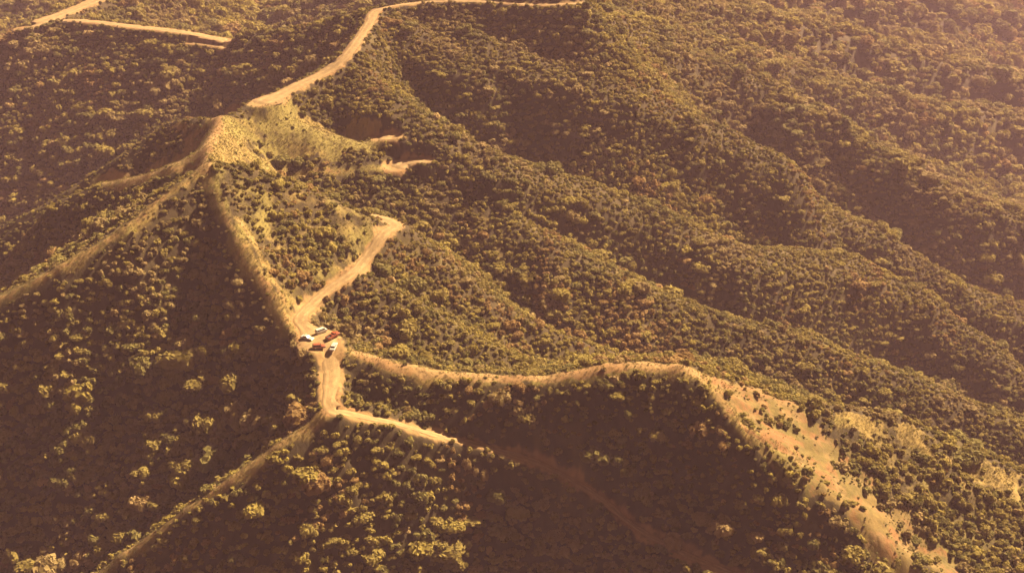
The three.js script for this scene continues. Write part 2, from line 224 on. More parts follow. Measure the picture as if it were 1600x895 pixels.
// what the ground is made of: leaf litter, dry grass, pale and reddish decomposed granite
function toTexture(rgb, w, h) { const t = new THREE.DataTexture(rgb, w, h, THREE.RGBAFormat); t.colorSpace = THREE.SRGBColorSpace; t.magFilter = THREE.LinearFilter; t.minFilter = THREE.LinearMipmapLinearFilter; t.generateMipmaps = true; t.needsUpdate = true; return t; }
const enc = v => { v = Math.min(1, Math.max(0, v)); return Math.round(255 * (v <= 0.0031308 ? v * 12.92 : 1.055 * Math.pow(v, 1 / 2.4) - 0.055)); };
const LITTER = [0.048, 0.034, 0.012], GRASS = [0.22, 0.165, 0.052], GREEN = [0.155, 0.14, 0.038], SOIL = [0.245, 0.165, 0.07], RED = [0.165, 0.086, 0.032];
{
  const px = new Uint8Array(MW * MH * 4);
  for (let j = 0; j < MH; j++) for (let i = 0; i < MW; i++) {
    const k = j * MW + i, x = X0 + (i + 0.5) / MW * (X1 - X0), z = Z0 + (j + 0.5) / MH * (Z1 - Z0);
    const n1 = vnoise(x / 1.1, z / 1.1), n2 = vnoise(x / 4.3 + 5, z / 4.3), n3 = vnoise(x / 17, z / 17 + 9), f = hash2(i, j) - 0.5;
    let b = maskBare[k], g = maskGrass[k]; b = smooth(0.15, 0.75, b + 0.25 * n1 * (b > 0.02 ? 1 : 0)); g = smooth(0.1, 0.8, g + 0.3 * n2 * (g > 0.02 ? 1 : 0) + 0.12 * n1 * (g > 0.02 ? 1 : 0));
    const open = smooth(0.25, 0.75, n2 * 0.5 + n3 * 0.5) * 0.22, gr = smooth(-0.2, 0.5, n3 + 0.5 * n2), rd = Math.max(smooth(0.0, 0.6, vnoise(x / 9 + 60, z / 9) + 0.35 * n1), maskRed[k] * smooth(-0.7, 0.25, n2 + 0.5 * n1) * 1.75); if (maskRed[k] > 0.2) { b *= 0.12 + 0.88 * smooth(-0.25, 0.3, fbm(x / 3.2, z / 3.2 + 70, 3)); g = Math.max(g, 0.6); }
    for (let c = 0; c < 3; c++) {
      const grass = mix(GRASS[c], GREEN[c], gr * 0.75), soil = mix(SOIL[c], RED[c], rd * 0.55);
      let v = mix(LITTER[c], grass, Math.max(open, g)); v = mix(v, soil, b);
      px[k * 4 + c] = enc(v * (1 + 0.22 * n1 + 0.12 * n2 + 0.22 * f));
    }
    px[k * 4 + 3] = 255;
  }
  var groundMap = toTexture(px, MW, MH); groundMap.wrapS = groundMap.wrapT = THREE.ClampToEdgeWrapping;
}
function grainTexture(n, seed, coarse) {
  const d = new Uint8Array(n * n * 4), r = rng(seed), base = new Float32Array(n * n);
  for (let o = 0; o < 4; o++) { const m = Math.max(2, coarse << o), g = new Float32Array(m * m).map(() => r() * 2 - 1), a = 1 / (o + 1); for (let j = 0; j < n; j++) for (let i = 0; i < n; i++) { const x = i / n * m, y = j / n * m, xi = Math.floor(x), yi = Math.floor(y), u = x - xi, v = y - yi; const q = (p, s) => g[(s % m) * m + p % m]; base[j * n + i] += a * mix(mix(q(xi, yi), q(xi + 1, yi), u), mix(q(xi, yi + 1), q(xi + 1, yi + 1), u), v); } }
  for (let k = 0; k < n * n; k++) { const v = Math.min(255, Math.max(0, 128 + base[k] * 60 + (r() - 0.5) * 40)); d[k * 4] = d[k * 4 + 1] = d[k * 4 + 2] = v; d[k * 4 + 3] = 255; }
  const t = new THREE.DataTexture(d, n, n, THREE.RGBAFormat); t.wrapS = t.wrapT = THREE.RepeatWrapping; t.magFilter = THREE.LinearFilter; t.needsUpdate = true; return t;
}
const grain = grainTexture(512, 5, 16);
const groundGrain = grain.clone(); groundGrain.repeat.set((X1 - X0) / 14, (Z1 - Z0) / 14); groundGrain.needsUpdate = true;

function axis(bands, lo, hi) {                  // rising positions: [from, to, step] bands, then ever wider steps out to lo and hi
  const v = []; for (const [a, b, s] of bands) for (let x = a; x < b - 0.01; x += s) v.push(x); v.push(bands[bands.length - 1][1]);
  for (let s = bands[0][2]; v[0] > lo; ) { s *= 1.25; v.unshift(v[0] - s); } for (let s = bands[bands.length - 1][2]; v[v.length - 1] < hi; ) { s *= 1.25; v.push(v[v.length - 1] + s); } return v;
}
const GX = axis([[-510, -330, 3], [-330, 420, 1.25], [420, 780, 3]], -3200, 3200), GZ = axis([[-1400, -1100, 4], [-1100, -800, 2.5], [-800, -225, 1.25]], -4200, 900);
const nx = GX.length, nz = GZ.length, groundY = new Float32Array(nx * nz);
{
  const pos = new Float32Array(nx * nz * 3), uv = new Float32Array(nx * nz * 2), idx = new Uint32Array((nx - 1) * (nz - 1) * 6);
  for (let j = 0, k = 0, u = 0; j < nz; j++) for (let i = 0; i < nx; i++) {
    const x = GX[i], z = GZ[j]; let y = graded(x, z); groundY[j * nx + i] = y;
    const r = nearRoad(x, z); if (r && r[0] < 0.3) y -= 0.35 * (1 - smooth(-0.9, 0.3, r[0]));   // the roadbed under the road's own surface
    const b = maskAt(maskBare, x, z), rut = maskAt(maskRoad, x, z);
    if (!rut && b < 0.4) y += 0.22 * vnoise(x / 1.9, z / 1.9) + 0.12 * vnoise(x / 0.9, z / 0.9);
    else if (!rut) y += 0.16 * vnoise(x / 1.6, z / 1.6);
    if (maskAt(maskRed, x, z) > 0.2) y += 0.5 * vnoise(x / 2.1 + z / 5, z / 4.5) - 0.55 * Math.abs(vnoise((x + z * 0.6) / 5.5, (z - x * 0.6) / 16));
    pos[k++] = x; pos[k++] = y; pos[k++] = z; uv[u++] = (x - X0) / (X1 - X0); uv[u++] = (z - Z0) / (Z1 - Z0);
  }
  let k = 0; for (let j = 0; j + 1 < nz; j++) for (let i = 0; i + 1 < nx; i++) { const a = j * nx + i; idx[k++] = a; idx[k++] = a + nx; idx[k++] = a + 1; idx[k++] = a + 1; idx[k++] = a + nx; idx[k++] = a + nx + 1; }
  const g = new THREE.BufferGeometry(); g.setAttribute('position', new THREE.BufferAttribute(pos, 3)); g.setAttribute('uv', new THREE.BufferAttribute(uv, 2)); g.setIndex(new THREE.BufferAttribute(idx, 1)); g.computeVertexNormals();
  const m = new THREE.Mesh(g, new THREE.MeshStandardMaterial({ map: groundMap, bumpMap: groundGrain, bumpScale: 0.16, roughness: 1 }));
  m.name = 'terrain'; m.userData = { kind: 'structure', label: 'steep brush covered ridges and canyons of dry earth and grass', category: 'terrain' }; m.castShadow = m.receiveShadow = true; scene.add(m);
}
// graded dirt roads: crowned ribbons with wheel tracks worn in, edges let into the ground
function roadTexture(seed) {
  const w = 256, h = 1024, d = new Uint8Array(w * h * 4);
  for (let j = 0; j < h; j++) for (let i = 0; i < w; i++) {
    const u = i / w * 2 - 1, y = j / 8, n1 = vnoise(i / 9 + seed, j / 9), n2 = vnoise(i / 40, j / 55 + seed), n3 = vnoise(i / 3, j / 22 + seed), f = hash2(i + seed, j) - 0.5;
    const track = Math.exp(-(((Math.abs(u + 0.1 * vnoise(y / 6, seed)) - 0.42) / 0.13) ** 2)), verge = smooth(0.72, 0.98, Math.abs(u) + 0.18 * n2 + 0.1 * n1);
    for (let c = 0; c < 3; c++) { let v = mix([0.25, 0.178, 0.084][c], [0.30, 0.215, 0.106][c], track * 1.0); v = mix(v, [0.20, 0.13, 0.062][c], verge * 0.8); v *= 1 + 0.16 * n1 + 0.2 * n2 + 0.12 * n3 + 0.16 * f; d[(j * w + i) * 4 + c] = enc(v); }
    d[(j * w + i) * 4 + 3] = 255;
  }
  const t = toTexture(d, w, h); t.wrapS = THREE.ClampToEdgeWrapping; t.wrapT = THREE.MirroredRepeatWrapping; return t;
}
const roadMat = new THREE.MeshStandardMaterial({ map: roadTexture(3), bumpMap: grain, bumpScale: 0.05, roughness: 1 });
const ROAD_TEXT = { road_cars: 'pale dirt fire road winding past the parked vehicles and down the shaded slope', road_ridge: 'broad pale dirt road along the crest of the high ridge', road_west: 'wide bright dirt road at the top left corner', road_west_b: 'thin dirt road running along the far left ridge crest', bench_west: 'short dirt bench cut just below the far left ridge road', pad_a_line: 'bare oval dirt clearing on the sunny slope right of the knoll', pad_b_line: 'small square dirt clearing above the oval clearing' };
for (const key of ROAD_KEYS) {
  const L = lines[key], n = L.pts.length, cross = [-1.22, -1.0, -0.6, -0.2, 0.2, 0.6, 1.0, 1.22], pos = [], uv = [], idx = []; let run = 0;
  for (let k = 0; k < n; k++) {
    const p = L.pts[k], a = L.pts[Math.max(0, k - 1)], b = L.pts[Math.min(n - 1, k + 1)], len = Math.hypot(b.x - a.x, b.z - a.z) || 1, rx = -(b.z - a.z) / len, rz = (b.x - a.x) / len;
    if (k) run += Math.hypot(p.x - L.pts[k - 1].x, p.z - L.pts[k - 1].z);
    cross.forEach((c, q) => {
      const w = L.half[k] * c * (1 + (Math.abs(c) >= 1 ? 0.14 * vnoise(k / 3.1 + c * 40, 7 + n) : 0)), x = p.x + rx * w, z = p.z + rz * w, ac = Math.abs(c), end = Math.min(k, n - 1 - k);
      pos.push(x, p.y + (ac > 1.1 ? -0.55 : ac > 0.9 ? 0.02 : 0.06 + 0.05 * (1 - ac)) + 0.03 * vnoise(x / 1.4, z / 1.4) - (ac === 0.6 ? 0.03 : 0) - 0.5 * (1 - smooth(0, 2, end)), z); uv.push((c / 1.22 + 1) / 2, run / 24);
    });
    if (k) for (let q = 0; q + 1 < cross.length; q++) { const s = (k - 1) * cross.length + q, t = s + cross.length; idx.push(s, t, s + 1, s + 1, t, t + 1); }
  }
  const g = new THREE.BufferGeometry(); g.setAttribute('position', new THREE.Float32BufferAttribute(pos, 3)); g.setAttribute('uv', new THREE.Float32BufferAttribute(uv, 2)); g.setIndex(idx); g.computeVertexNormals();
  const m = new THREE.Mesh(g, roadMat); m.name = numbered('dirt_road'); m.userData = { kind: 'structure', label: ROAD_TEXT[key], category: 'dirt road' }; m.castShadow = m.receiveShadow = true; scene.add(m);
}
function heightAt(x, z) {                       // on the terrain's own triangles, or on the road
  const r = nearRoad(x, z); if (r && r[0] < -0.3) return r[1] + 0.07;
  return graded(x, z);
}

// ---------------------------------------------------------------- vegetation
const V3 = (x, y, z) => new THREE.Vector3(x, y, z);
function bilinearY(x, z) {                      // quick height for sight lines
  const i = Math.min(nx - 2, Math.max(0, lowerBound(GX, x))), j = Math.min(nz - 2, Math.max(0, lowerBound(GZ, z)));
  const u = (x - GX[i]) / (GX[i + 1] - GX[i]), v = (z - GZ[j]) / (GZ[j + 1] - GZ[j]), k = j * nx + i;
  return mix(mix(groundY[k], groundY[k + 1], u), mix(groundY[k + nx], groundY[k + nx + 1], u), v);
}
function lowerBound(a, x) { let lo = 0, hi = a.length - 1; while (lo < hi - 1) { const m = (lo + hi) >> 1; if (a[m] <= x) lo = m; else hi = m; } return lo; }
function seen(x, y, z) { const n = 160, ex = camera.position.x, ey = camera.position.y, ez = camera.position.z; for (let k = 40; k < n - 2; k++) { const t = k / n; if (mix(ey, y, t) < bilinearY(mix(ex, x, t), mix(ez, z, t)) + 0.8) return false; } return true; }

// a crown of unit radius: uneven lobes covered with leaf sprays, standing on y = 0
function crownGeometry(seed, { lobes = 9, sprays = 420, size = 0.15, tall = 0.9, spread = 0.62, core = 1 }) {
  const r = rng(seed), L = [], P = [];
  for (let k = 0; k < lobes; k++) { const a = k * 2.399 + r() * 0.9, d = spread * Math.sqrt((k + 0.3) / lobes), rad = 0.22 + 0.28 * r(); L.push([Math.cos(a) * d, tall * (0.34 + 0.5 * r() * (1 - d * 0.75)) + 0.08, Math.sin(a) * d, rad]); }
  const tri = (a, b, c) => P.push(a.x, a.y, a.z, b.x, b.y, b.z, c.x, c.y, c.z);
  const ico = new THREE.IcosahedronGeometry(1, core), ip = ico.attributes.position;
  for (const [lx, ly, lz, rad] of L) {
    const off = r() * 50, v = [];
    for (let i = 0; i < ip.count; i++) { const x = ip.getX(i), y = ip.getY(i), z = ip.getZ(i), s = rad * (0.70 + 0.26 * vnoise(x * 2.3 + off, y * 2.3 + z * 1.7)); v.push(V3(lx + x * s, Math.max(0, ly + y * s * 0.92), lz + z * s)); }
    for (let i = 0; i < v.length; i += 3) tri(v[i], v[i + 1], v[i + 2]);
  }
  let made = 0, guard = 0; const n = V3(0, 0, 0), u = V3(0, 0, 0), w = V3(0, 0, 0), c = V3(0, 0, 0);
  while (made < sprays && guard++ < sprays * 12) {
    const [lx, ly, lz, rad] = L[Math.floor(r() * lobes)]; n.set(r() * 2 - 1, r() * 2 - 0.8, r() * 2 - 1); if (n.lengthSq() > 1.2 || n.lengthSq() < 0.05) continue; n.normalize();
    const q = rad * (0.80 + 0.30 * r() + 0.22 * r() * r()); c.set(lx + n.x * q, ly + n.y * q * 0.95, lz + n.z * q); if (c.y < 0.02) continue;
    if (L.some(o => o[0] !== lx && (c.x - o[0]) ** 2 + (c.y - o[1]) ** 2 + (c.z - o[2]) ** 2 < (o[3] * 0.75) ** 2)) continue;
    n.x += (r() - 0.5) * 1.0; n.y += (r() - 0.5) * 1.0 + 0.2; n.z += (r() - 0.5) * 1.0; n.normalize();
    u.set(r() - 0.5, r() - 0.5, r() - 0.5).cross(n).normalize(); w.crossVectors(n, u); const s = size * (0.6 + 0.8 * r()), a = s * (0.7 + 0.6 * r()), lift = s * 0.35;
    const p0 = c.clone().addScaledVector(u, -s), p1 = c.clone().addScaledVector(w, -a).addScaledVector(n, lift), p2 = c.clone().addScaledVector(u, s), p3 = c.clone().addScaledVector(w, a).addScaledVector(n, -lift * 0.4);
    tri(p0, p1, p2); tri(p0, p2, p3); made++;
  }
  const g = new THREE.BufferGeometry(); g.setAttribute('position', new THREE.Float32BufferAttribute(P, 3)); g.computeVertexNormals(); return g;
}
function stemGeometry(seed, count) {            // several tapered, leaning stems from one base
  const r = rng(seed), parts = [];
  for (let k = 0; k < count; k++) { const a = k / count * 6.28 + r(), lean = 0.25 + 0.35 * r(), h = 0.5 + 0.25 * r(), pts = [V3(0.03 * Math.cos(a), -0.25, 0.03 * Math.sin(a)), V3(lean * 0.25 * Math.cos(a), h * 0.4, lean * 0.25 * Math.sin(a)), V3(lean * Math.cos(a + 0.3), h, lean * Math.sin(a + 0.3))];
    const c = new THREE.CatmullRomCurve3(pts), g = new THREE.TubeGeometry(c, 5, 1, 5, false), p = g.attributes.position;
    for (let i = 0; i < p.count; i++) { const ring = Math.floor(i / 6), q = c.getPointAt(ring / 5), s = 0.055 * (1 - ring / 5 * 0.7); p.setXYZ(i, q.x + (p.getX(i) - q.x) * s, q.y + (p.getY(i) - q.y) * s, q.z + (p.getZ(i) - q.z) * s); }
    g.deleteAttribute('uv'); g.deleteAttribute('normal'); parts.push(g); }
  const g = mergeGeometries(parts); g.computeVertexNormals(); return g;
}
const crowns = [
  crownGeometry(11, { lobes: 9, sprays: 520 }), crownGeometry(12, { lobes: 12, sprays: 560, size: 0.13, tall: 0.8, spread: 0.68 }), crownGeometry(13, { lobes: 7, sprays: 460, tall: 1.15, spread: 0.5, size: 0.16 }),
  crownGeometry(14, { lobes: 14, sprays: 560, size: 0.12, tall: 0.7, spread: 0.74 }), crownGeometry(15, { lobes: 6, sprays: 380, size: 0.2, tall: 1.0, spread: 0.55 }),
  crownGeometry(16, { lobes: 10, sprays: 480, size: 0.15, tall: 0.62, spread: 0.95 }), crownGeometry(17, { lobes: 8, sprays: 460, size: 0.15, tall: 1.5, spread: 0.6 }), crownGeometry(18, { lobes: 5, sprays: 330, size: 0.18, tall: 0.9, spread: 0.85 }),
];
const bushes = [crownGeometry(21, { lobes: 5, sprays: 190, size: 0.2, tall: 0.8, core: 1 }), crownGeometry(22, { lobes: 4, sprays: 170, size: 0.22, tall: 1.0, core: 1 }), crownGeometry(23, { lobes: 6, sprays: 200, size: 0.19, tall: 0.6, core: 1 }), crownGeometry(24, { lobes: 3, sprays: 120, size: 0.27, tall: 1.1, core: 0 })];
const stems = [stemGeometry(31, 4), stemGeometry(32, 5), stemGeometry(33, 3), stemGeometry(34, 6), stemGeometry(35, 4), stemGeometry(36, 6), stemGeometry(37, 3), stemGeometry(38, 5)];
const leafMat = c => new THREE.MeshPhysicalMaterial({ color: c || new THREE.Color(1, 1, 1), roughness: 0.95, specularIntensity: 0.25, transmission: 0.35, thickness: 0, side: THREE.DoubleSide });
const KINDS = [ // colour word, base colour, how common
  ['olive', [0.255, 0.212, 0.058]], ['dark green', [0.185, 0.165, 0.050]], ['grey green', [0.28, 0.222, 0.095]], ['yellow green', [0.30, 0.252, 0.062]], ['russet', [0.275, 0.185, 0.070]], ['pale dry', [0.36, 0.275, 0.125]],
];
const kindMats = KINDS.map(k => leafMat(new THREE.Color().setRGB(...k[1])));
const barkMat = new THREE.MeshStandardMaterial({ color: new THREE.Color().setRGB(0.13, 0.09, 0.06), roughness: 0.95 });
function pickKind(x, z, r, crest) {
  const a = fbm(x / 38 + 11, z / 38, 3), b = fbm(x / 16, z / 16 + 50, 2) + (r() - 0.5) * 0.9;
  if (r() < 0.02) return 5; if (b > 0.5) return a > 0 ? 4 : 2; if (b < -0.45) return 1; if (a > 0.22) return r() < 0.5 ? 3 : 0; if (a < -0.25) return r() < 0.55 ? 2 : 0; return r() < 0.2 ? 1 : r() < 0.2 ? 3 : 0;
}
const big = [], small = [];
{
  const r = rng(77);
  const scatter = (cell, z0, z1, fn) => { for (let z = z0; z < z1; z += cell) { const half = 0.52 * -z + 45; for (let x = -half; x < half; x += cell) fn(x + (r() - 0.5) * cell * 1.1, z + (r() - 0.5) * cell * 1.1); } };
  const openness = (x, z) => Math.max(maskAt(maskBare, x, z), 0.92 * maskAt(maskGrass, x, z));
  const tall = (x, z) => {
    const o = openness(x, z), y = heightAt(x, z), crest = info.crest, name = info.name, k = r(), patch = fbm(x / 30 + 90, z / 30, 3);
    const rd = nearRoad(x, z); if (rd && rd[0] < (z > -283 && x > -45 ? 4 : 2.2)) return;
    if (k > 0.95 * (1 - smooth(0.1, 0.5, o)) * (0.55 + 0.45 * smooth(-0.45, 0.15, patch))) return;
    const gully = smooth(8, 30, crest), far = smooth(500, 700, -z) + 2.4 * smooth(680, 1200, -z), near = /^(main$|R1|R2)/.test(info.name) ? 1 - smooth(5, 12, crest) : 0;
    let R = 1.0 + 1.5 * Math.pow(r(), 2.2) + gully * (0.35 + 1.1 * r() * r()) + far * (0.8 + 1.7 * r()) + (/^T/.test(info.name) && r() < 0.08 ? 0.5 + 1.4 * r() : 0) + (z > -330 && r() < 0.12 ? 0.6 + 1.6 * r() : 0); R *= 0.8 + 0.5 * smooth(-0.2, 0.45, fbm(x / 13 + 7, z / 13, 2)); if (r() < 0.3) R *= 0.6; if (r() < 0.05) R *= 1.4; R *= 1 - 0.45 * near; if (rd) R = Math.min(R, 0.75 * (rd[0] + 0.3));
    let edge = 0; for (let q = 0; q < 8; q++) edge = Math.max(edge, openness(x + Math.cos(q * 0.785) * R * 0.9, z + Math.sin(q * 0.785) * R * 0.9)); if (edge > 0.55) R *= 0.55;
    big.push({ x, y, z, R, kind: pickKind(x, z, r, crest), v: Math.floor(r() * crowns.length), turn: r() * 6.28, sx: 0.75 + 0.6 * r(), sy: 0.78 + 0.55 * r(), sz: 0.75 + 0.6 * r(), tint: 0.84 + 0.34 * r(), crest, flat: /^T/.test(name) });
  };
  scatter(6, -1450, -900, tall); scatter(4.0, -900, -205, tall);
  scatter(2.0, -860, -205, (x, z) => {
    const o = openness(x, z), k = r(); if (k > 0.93 * (1 - 0.97 * smooth(0.12, 0.55, o)) * (1 - 0.2 * smooth(480, 640, -z))) { r(); return; }
    const rd = nearRoad(x, z); if (rd && rd[0] < 0.9) return; const y = heightAt(x, z), crest = info.crest;
    let R = 0.76 + 1.0 * r() * r() + 0.35 * smooth(560, 760, -z) + 0.35 * smooth(10, 30, crest); if (/^(main$|R1|R2)/.test(info.name)) R *= 1 - 0.4 * (1 - smooth(3, 12, crest)); if (/^(neck|bench|S0|main|R1)/.test(info.name) && crest > 6) R *= 1.3; if (rd) R = Math.min(R, rd[0] + 0.1);
    small.push({ x, y, z, R, kind: pickKind(x, z, r, crest), v: Math.floor(r() * bushes.length), turn: r() * 6.28, sx: 0.8 + 0.5 * r(), sy: 0.85 + 0.5 * r(), sz: 0.8 + 0.5 * r(), tint: 0.84 + 0.34 * r(), low: 0 });
  });
  scatter(1.7, -640, -205, (x, z) => {
    const o = openness(x, z); if (o < 0.12 && r() > 0.3) return; const b = maskAt(maskBare, x, z), clump = smooth(-0.35, 0.35, fbm(x / 7, z / 7 + 3, 3));
    if (r() > (maskAt(maskRed, x, z) > 0.2 ? 0.5 : b > 0.55 ? 0.2 : o > 0.5 ? 0.13 : 0.42) * (0.25 + 1.1 * clump)) return; const rd = nearRoad(x, z); if (rd && rd[0] < 0.5) return;
    const y = heightAt(x, z), crest = info.crest, R = (0.26 + 0.62 * Math.pow(r(), 2.2)) * (b > 0.55 ? 0.75 : 1);
    small.push({ x, y, z, R, kind: pickKind(x, z, r, crest), v: Math.floor(r() * bushes.length), turn: r() * 6.28, sx: 0.8 + 0.5 * r(), sy: 0.8 + 0.4 * r(), sz: 0.8 + 0.5 * r(), tint: 0.75 + 0.5 * r(), low: 1 });
  });
}
{ // outstanding single plants: x, z, radius, kind, height factor
  const r = rng(401);
  for (const [x, z, R, kind, up] of [[-48, -357, 4.8, 1, 1], [-37.5, -357, 5.4, 1, 1.05], [-28, -360, 4, 0, 1], [20, -396, 4.8, 3, 1.1], [14, -392, 3.6, 2, 1], [56, -406, 4.4, 2, 1], [48, -403, 3.8, 3, 1], [322, -948, 9.5, 1, 1], [318, -850, 8, 1, 1], [155, -296, 4.8, 1, 0.95], [150, -300, 3, 3, 1], [-98, -426, 4, 1, 0.9], [-92, -428, 3.4, 1, 0.9], [-137, -262, 4.4, 5, 1], [-131, -264, 3.4, 3, 1], [-108, -278, 4.2, 3, 1.1], [-120, -273, 3.8, 5, 1.2], [50, -257.5, 3.8, 5, 1.1], [64, -255.5, 4.2, 5, 1.1], [59, -259, 3.2, 2, 1], [-14.4, -276, 1.5, 5, 2.4], [-11.6, -275.6, 1.4, 5, 2.5], [-8.8, -275.6, 1.6, 5, 2.4]])
    big.push({ x, y: heightAt(x, z), z, R, kind, v: Math.floor(r() * crowns.length), turn: r() * 6.28, sx: 0.95 + 0.15 * r(), sy: up, sz: 0.95 + 0.15 * r(), tint: 1, crest: info.crest, first: true });
}
const M4 = new THREE.Matrix4(), Q = new THREE.Quaternion(), UP = V3(0, 1, 0), col = new THREE.Color();
const placeOf = b => M4.compose(V3(b.x, b.y - 0.12 * b.R, b.z), Q.setFromAxisAngle(UP, b.turn), V3(b.R * b.sx, b.R * b.sy * (b.flat ? 0.78 : 1), b.R * b.sz));
// the 300 shrubs that show largest stand as single plants; the rest of the chaparral is one cover
function onScreen(x, y, z) { const p = V3(x, y, z).project(camera); return p.z < 1 && Math.abs(p.x) < 0.985 && Math.abs(p.y) < 0.985 ? p : null; }
for (const b of big) { const d = Math.hypot(b.x, b.y - 169, b.z); b.show = b.R * Math.sqrt(b.sx * b.sy) / d + (b.first ? 1 : 0); }
const single = []; for (const b of [...big].sort((a, c) => c.show - a.show)) { if (single.length >= 300) break; const p = onScreen(b.x, b.y + b.R * 0.6, b.z); if (!p || !seen(b.x, b.y + b.R * 0.7, b.z)) continue; b.px = p.x; b.py = p.y; b.single = true; single.push(b); }
function inZone(poly, x, z) { let inside = false; for (let a = 0, b = poly.length - 1; a < poly.length; b = a++) { const [ax, az] = poly[a], [bx, bz] = poly[b]; if ((az > z) !== (bz > z) && x < (bx - ax) * (z - az) / (bz - az) + ax) inside = !inside; } return inside; }
function whereabouts(b) {
  const { x, z } = b, n = (landBase(x, z), info.name);
  if (n === 'neck' || n === 'bench' || (n === 'S1' && z > -296 && x < 60) || n === 'S0' && x > -75) return z > -279 ? 'shaded slope below the lower road' : 'shaded bank above the road';
  if (n === 'S0') return 'spur to the bottom left';
  if (n === 'S1b') return 'shoulder beside the eroded slope';
  if (n === 'S1') return x < 60 ? 'back of the long sunny spur' : 'sunny shoulder at lower right';
  if (n === 'main') return x < -60 && z > -425 ? 'dark face left of the firebreak' : 'slope by the saddle';
  if (n === 'R1') return 'dark face under the left ridge trail';
  if (n === 'R2' || n === 'R2m') return 'slopes left of the grassy saddle';
  if (n[0] === 'R' || n === 'BG1') return 'far canyon wall at upper left';
  if (n === 'S2' || n === 'S2b') return 'slope around the road bend';
  if (n === 'T4') return 'broad sunny spur in the middle'; if (n === 'T3') return 'second brushy spur right of centre'; if (n === 'T2') return 'third brushy spur at right'; if (n === 'T1' || n === 'T1b') return 'fourth brushy spur at right';
  if (n === 'T0') return 'first hazy spur at upper right'; if (n === 'T00') return 'second hazy spur at upper right'; if (n === 'T000' || n === 'BG2') return 'farthest hazy slope at upper right'; return 'flank of the high ridge';
}
const protos = crowns.map((g, v) => KINDS.map((k, c) => { const o = new THREE.Group(); const t = new THREE.Mesh(stems[v], barkMat), cr = new THREE.Mesh(g, kindMats[c]); t.name = 'trunk'; cr.name = 'crown'; for (const m of [t, cr]) { m.castShadow = m.receiveShadow = true; o.add(m); } return o; }));
const SIZE = R => R > 4.2 ? 'huge' : R > 3.7 ? 'large' : R > 3.3 ? 'broad' : 'rounded';
const families = new Map();
for (const b of single) { b.fam = `${SIZE(b.R)} ${KINDS[b.kind][0]} shrub|${whereabouts(b)}`; if (!families.has(b.fam)) families.set(b.fam, []); families.get(b.fam).push(b); }
const ORD = ['leftmost', 'second from left', 'third from left', 'fourth from left', 'fifth from left', 'sixth from left', 'seventh from left', 'eighth from left', 'ninth from left', 'tenth from left', 'eleventh from left', 'twelfth from left', 'thirteenth from left', 'fourteenth from left', 'fifteenth from left', 'sixteenth from left', 'seventeenth from left', 'eighteenth from left', 'nineteenth from left', 'twentieth from left', 'twenty-first from left', 'twenty-second from left', 'twenty-third from left', 'twenty-fourth from left', 'twenty-fifth from left', 'twenty-sixth from left', 'twenty-seventh from left', 'twenty-eighth from left', 'twenty-ninth from left', 'thirtieth from left'];
for (const [fam, list] of families) {
  const [what, where] = fam.split('|'); list.sort((a, c) => a.px - c.px);
  list.forEach((b, k) => {
    const o = protos[b.v][b.kind].clone(); o.name = numbered('chaparral_shrub'); placeOf(b).decompose(o.position, o.quaternion, o.scale);
    const last = list.length > 1 && k === list.length - 1;
    o.userData = { label: list.length === 1 ? `${what} on the ${where}` : `${what} on the ${where}, ${last ? 'rightmost' : ORD[k] || 'past the thirtieth'}`, category: 'shrub', group: 'large shrubs of the chaparral' }; scene.add(o);
  });
}
function cover(name, sets, label, category) {
  const root = new THREE.Group(); root.name = name; root.userData = { kind: 'stuff', label, category };
  for (const [part, geos, list, mat] of sets) geos.forEach((g, v) => {
    const of = list.filter(b => b.v === v && !b.single); if (!of.length) return; const im = new THREE.InstancedMesh(g, mat, of.length); im.name = part; im.castShadow = im.receiveShadow = true;
    of.forEach((b, k) => { im.setMatrixAt(k, placeOf(b)); const c = KINDS[b.kind][1]; im.setColorAt(k, col.setRGB(c[0] * b.tint, c[1] * b.tint * (b.low ? 1.06 : 1), c[2] * b.tint)); }); root.add(im);
  });
  scene.add(root);
}
const coverMat = leafMat();
cover('chaparral_brush', [['tall_shrubs', crowns, big, coverMat], ['low_bushes', bushes, small, coverMat]], 'dense olive and brown chaparral brush covering the slopes and canyons', 'brush');
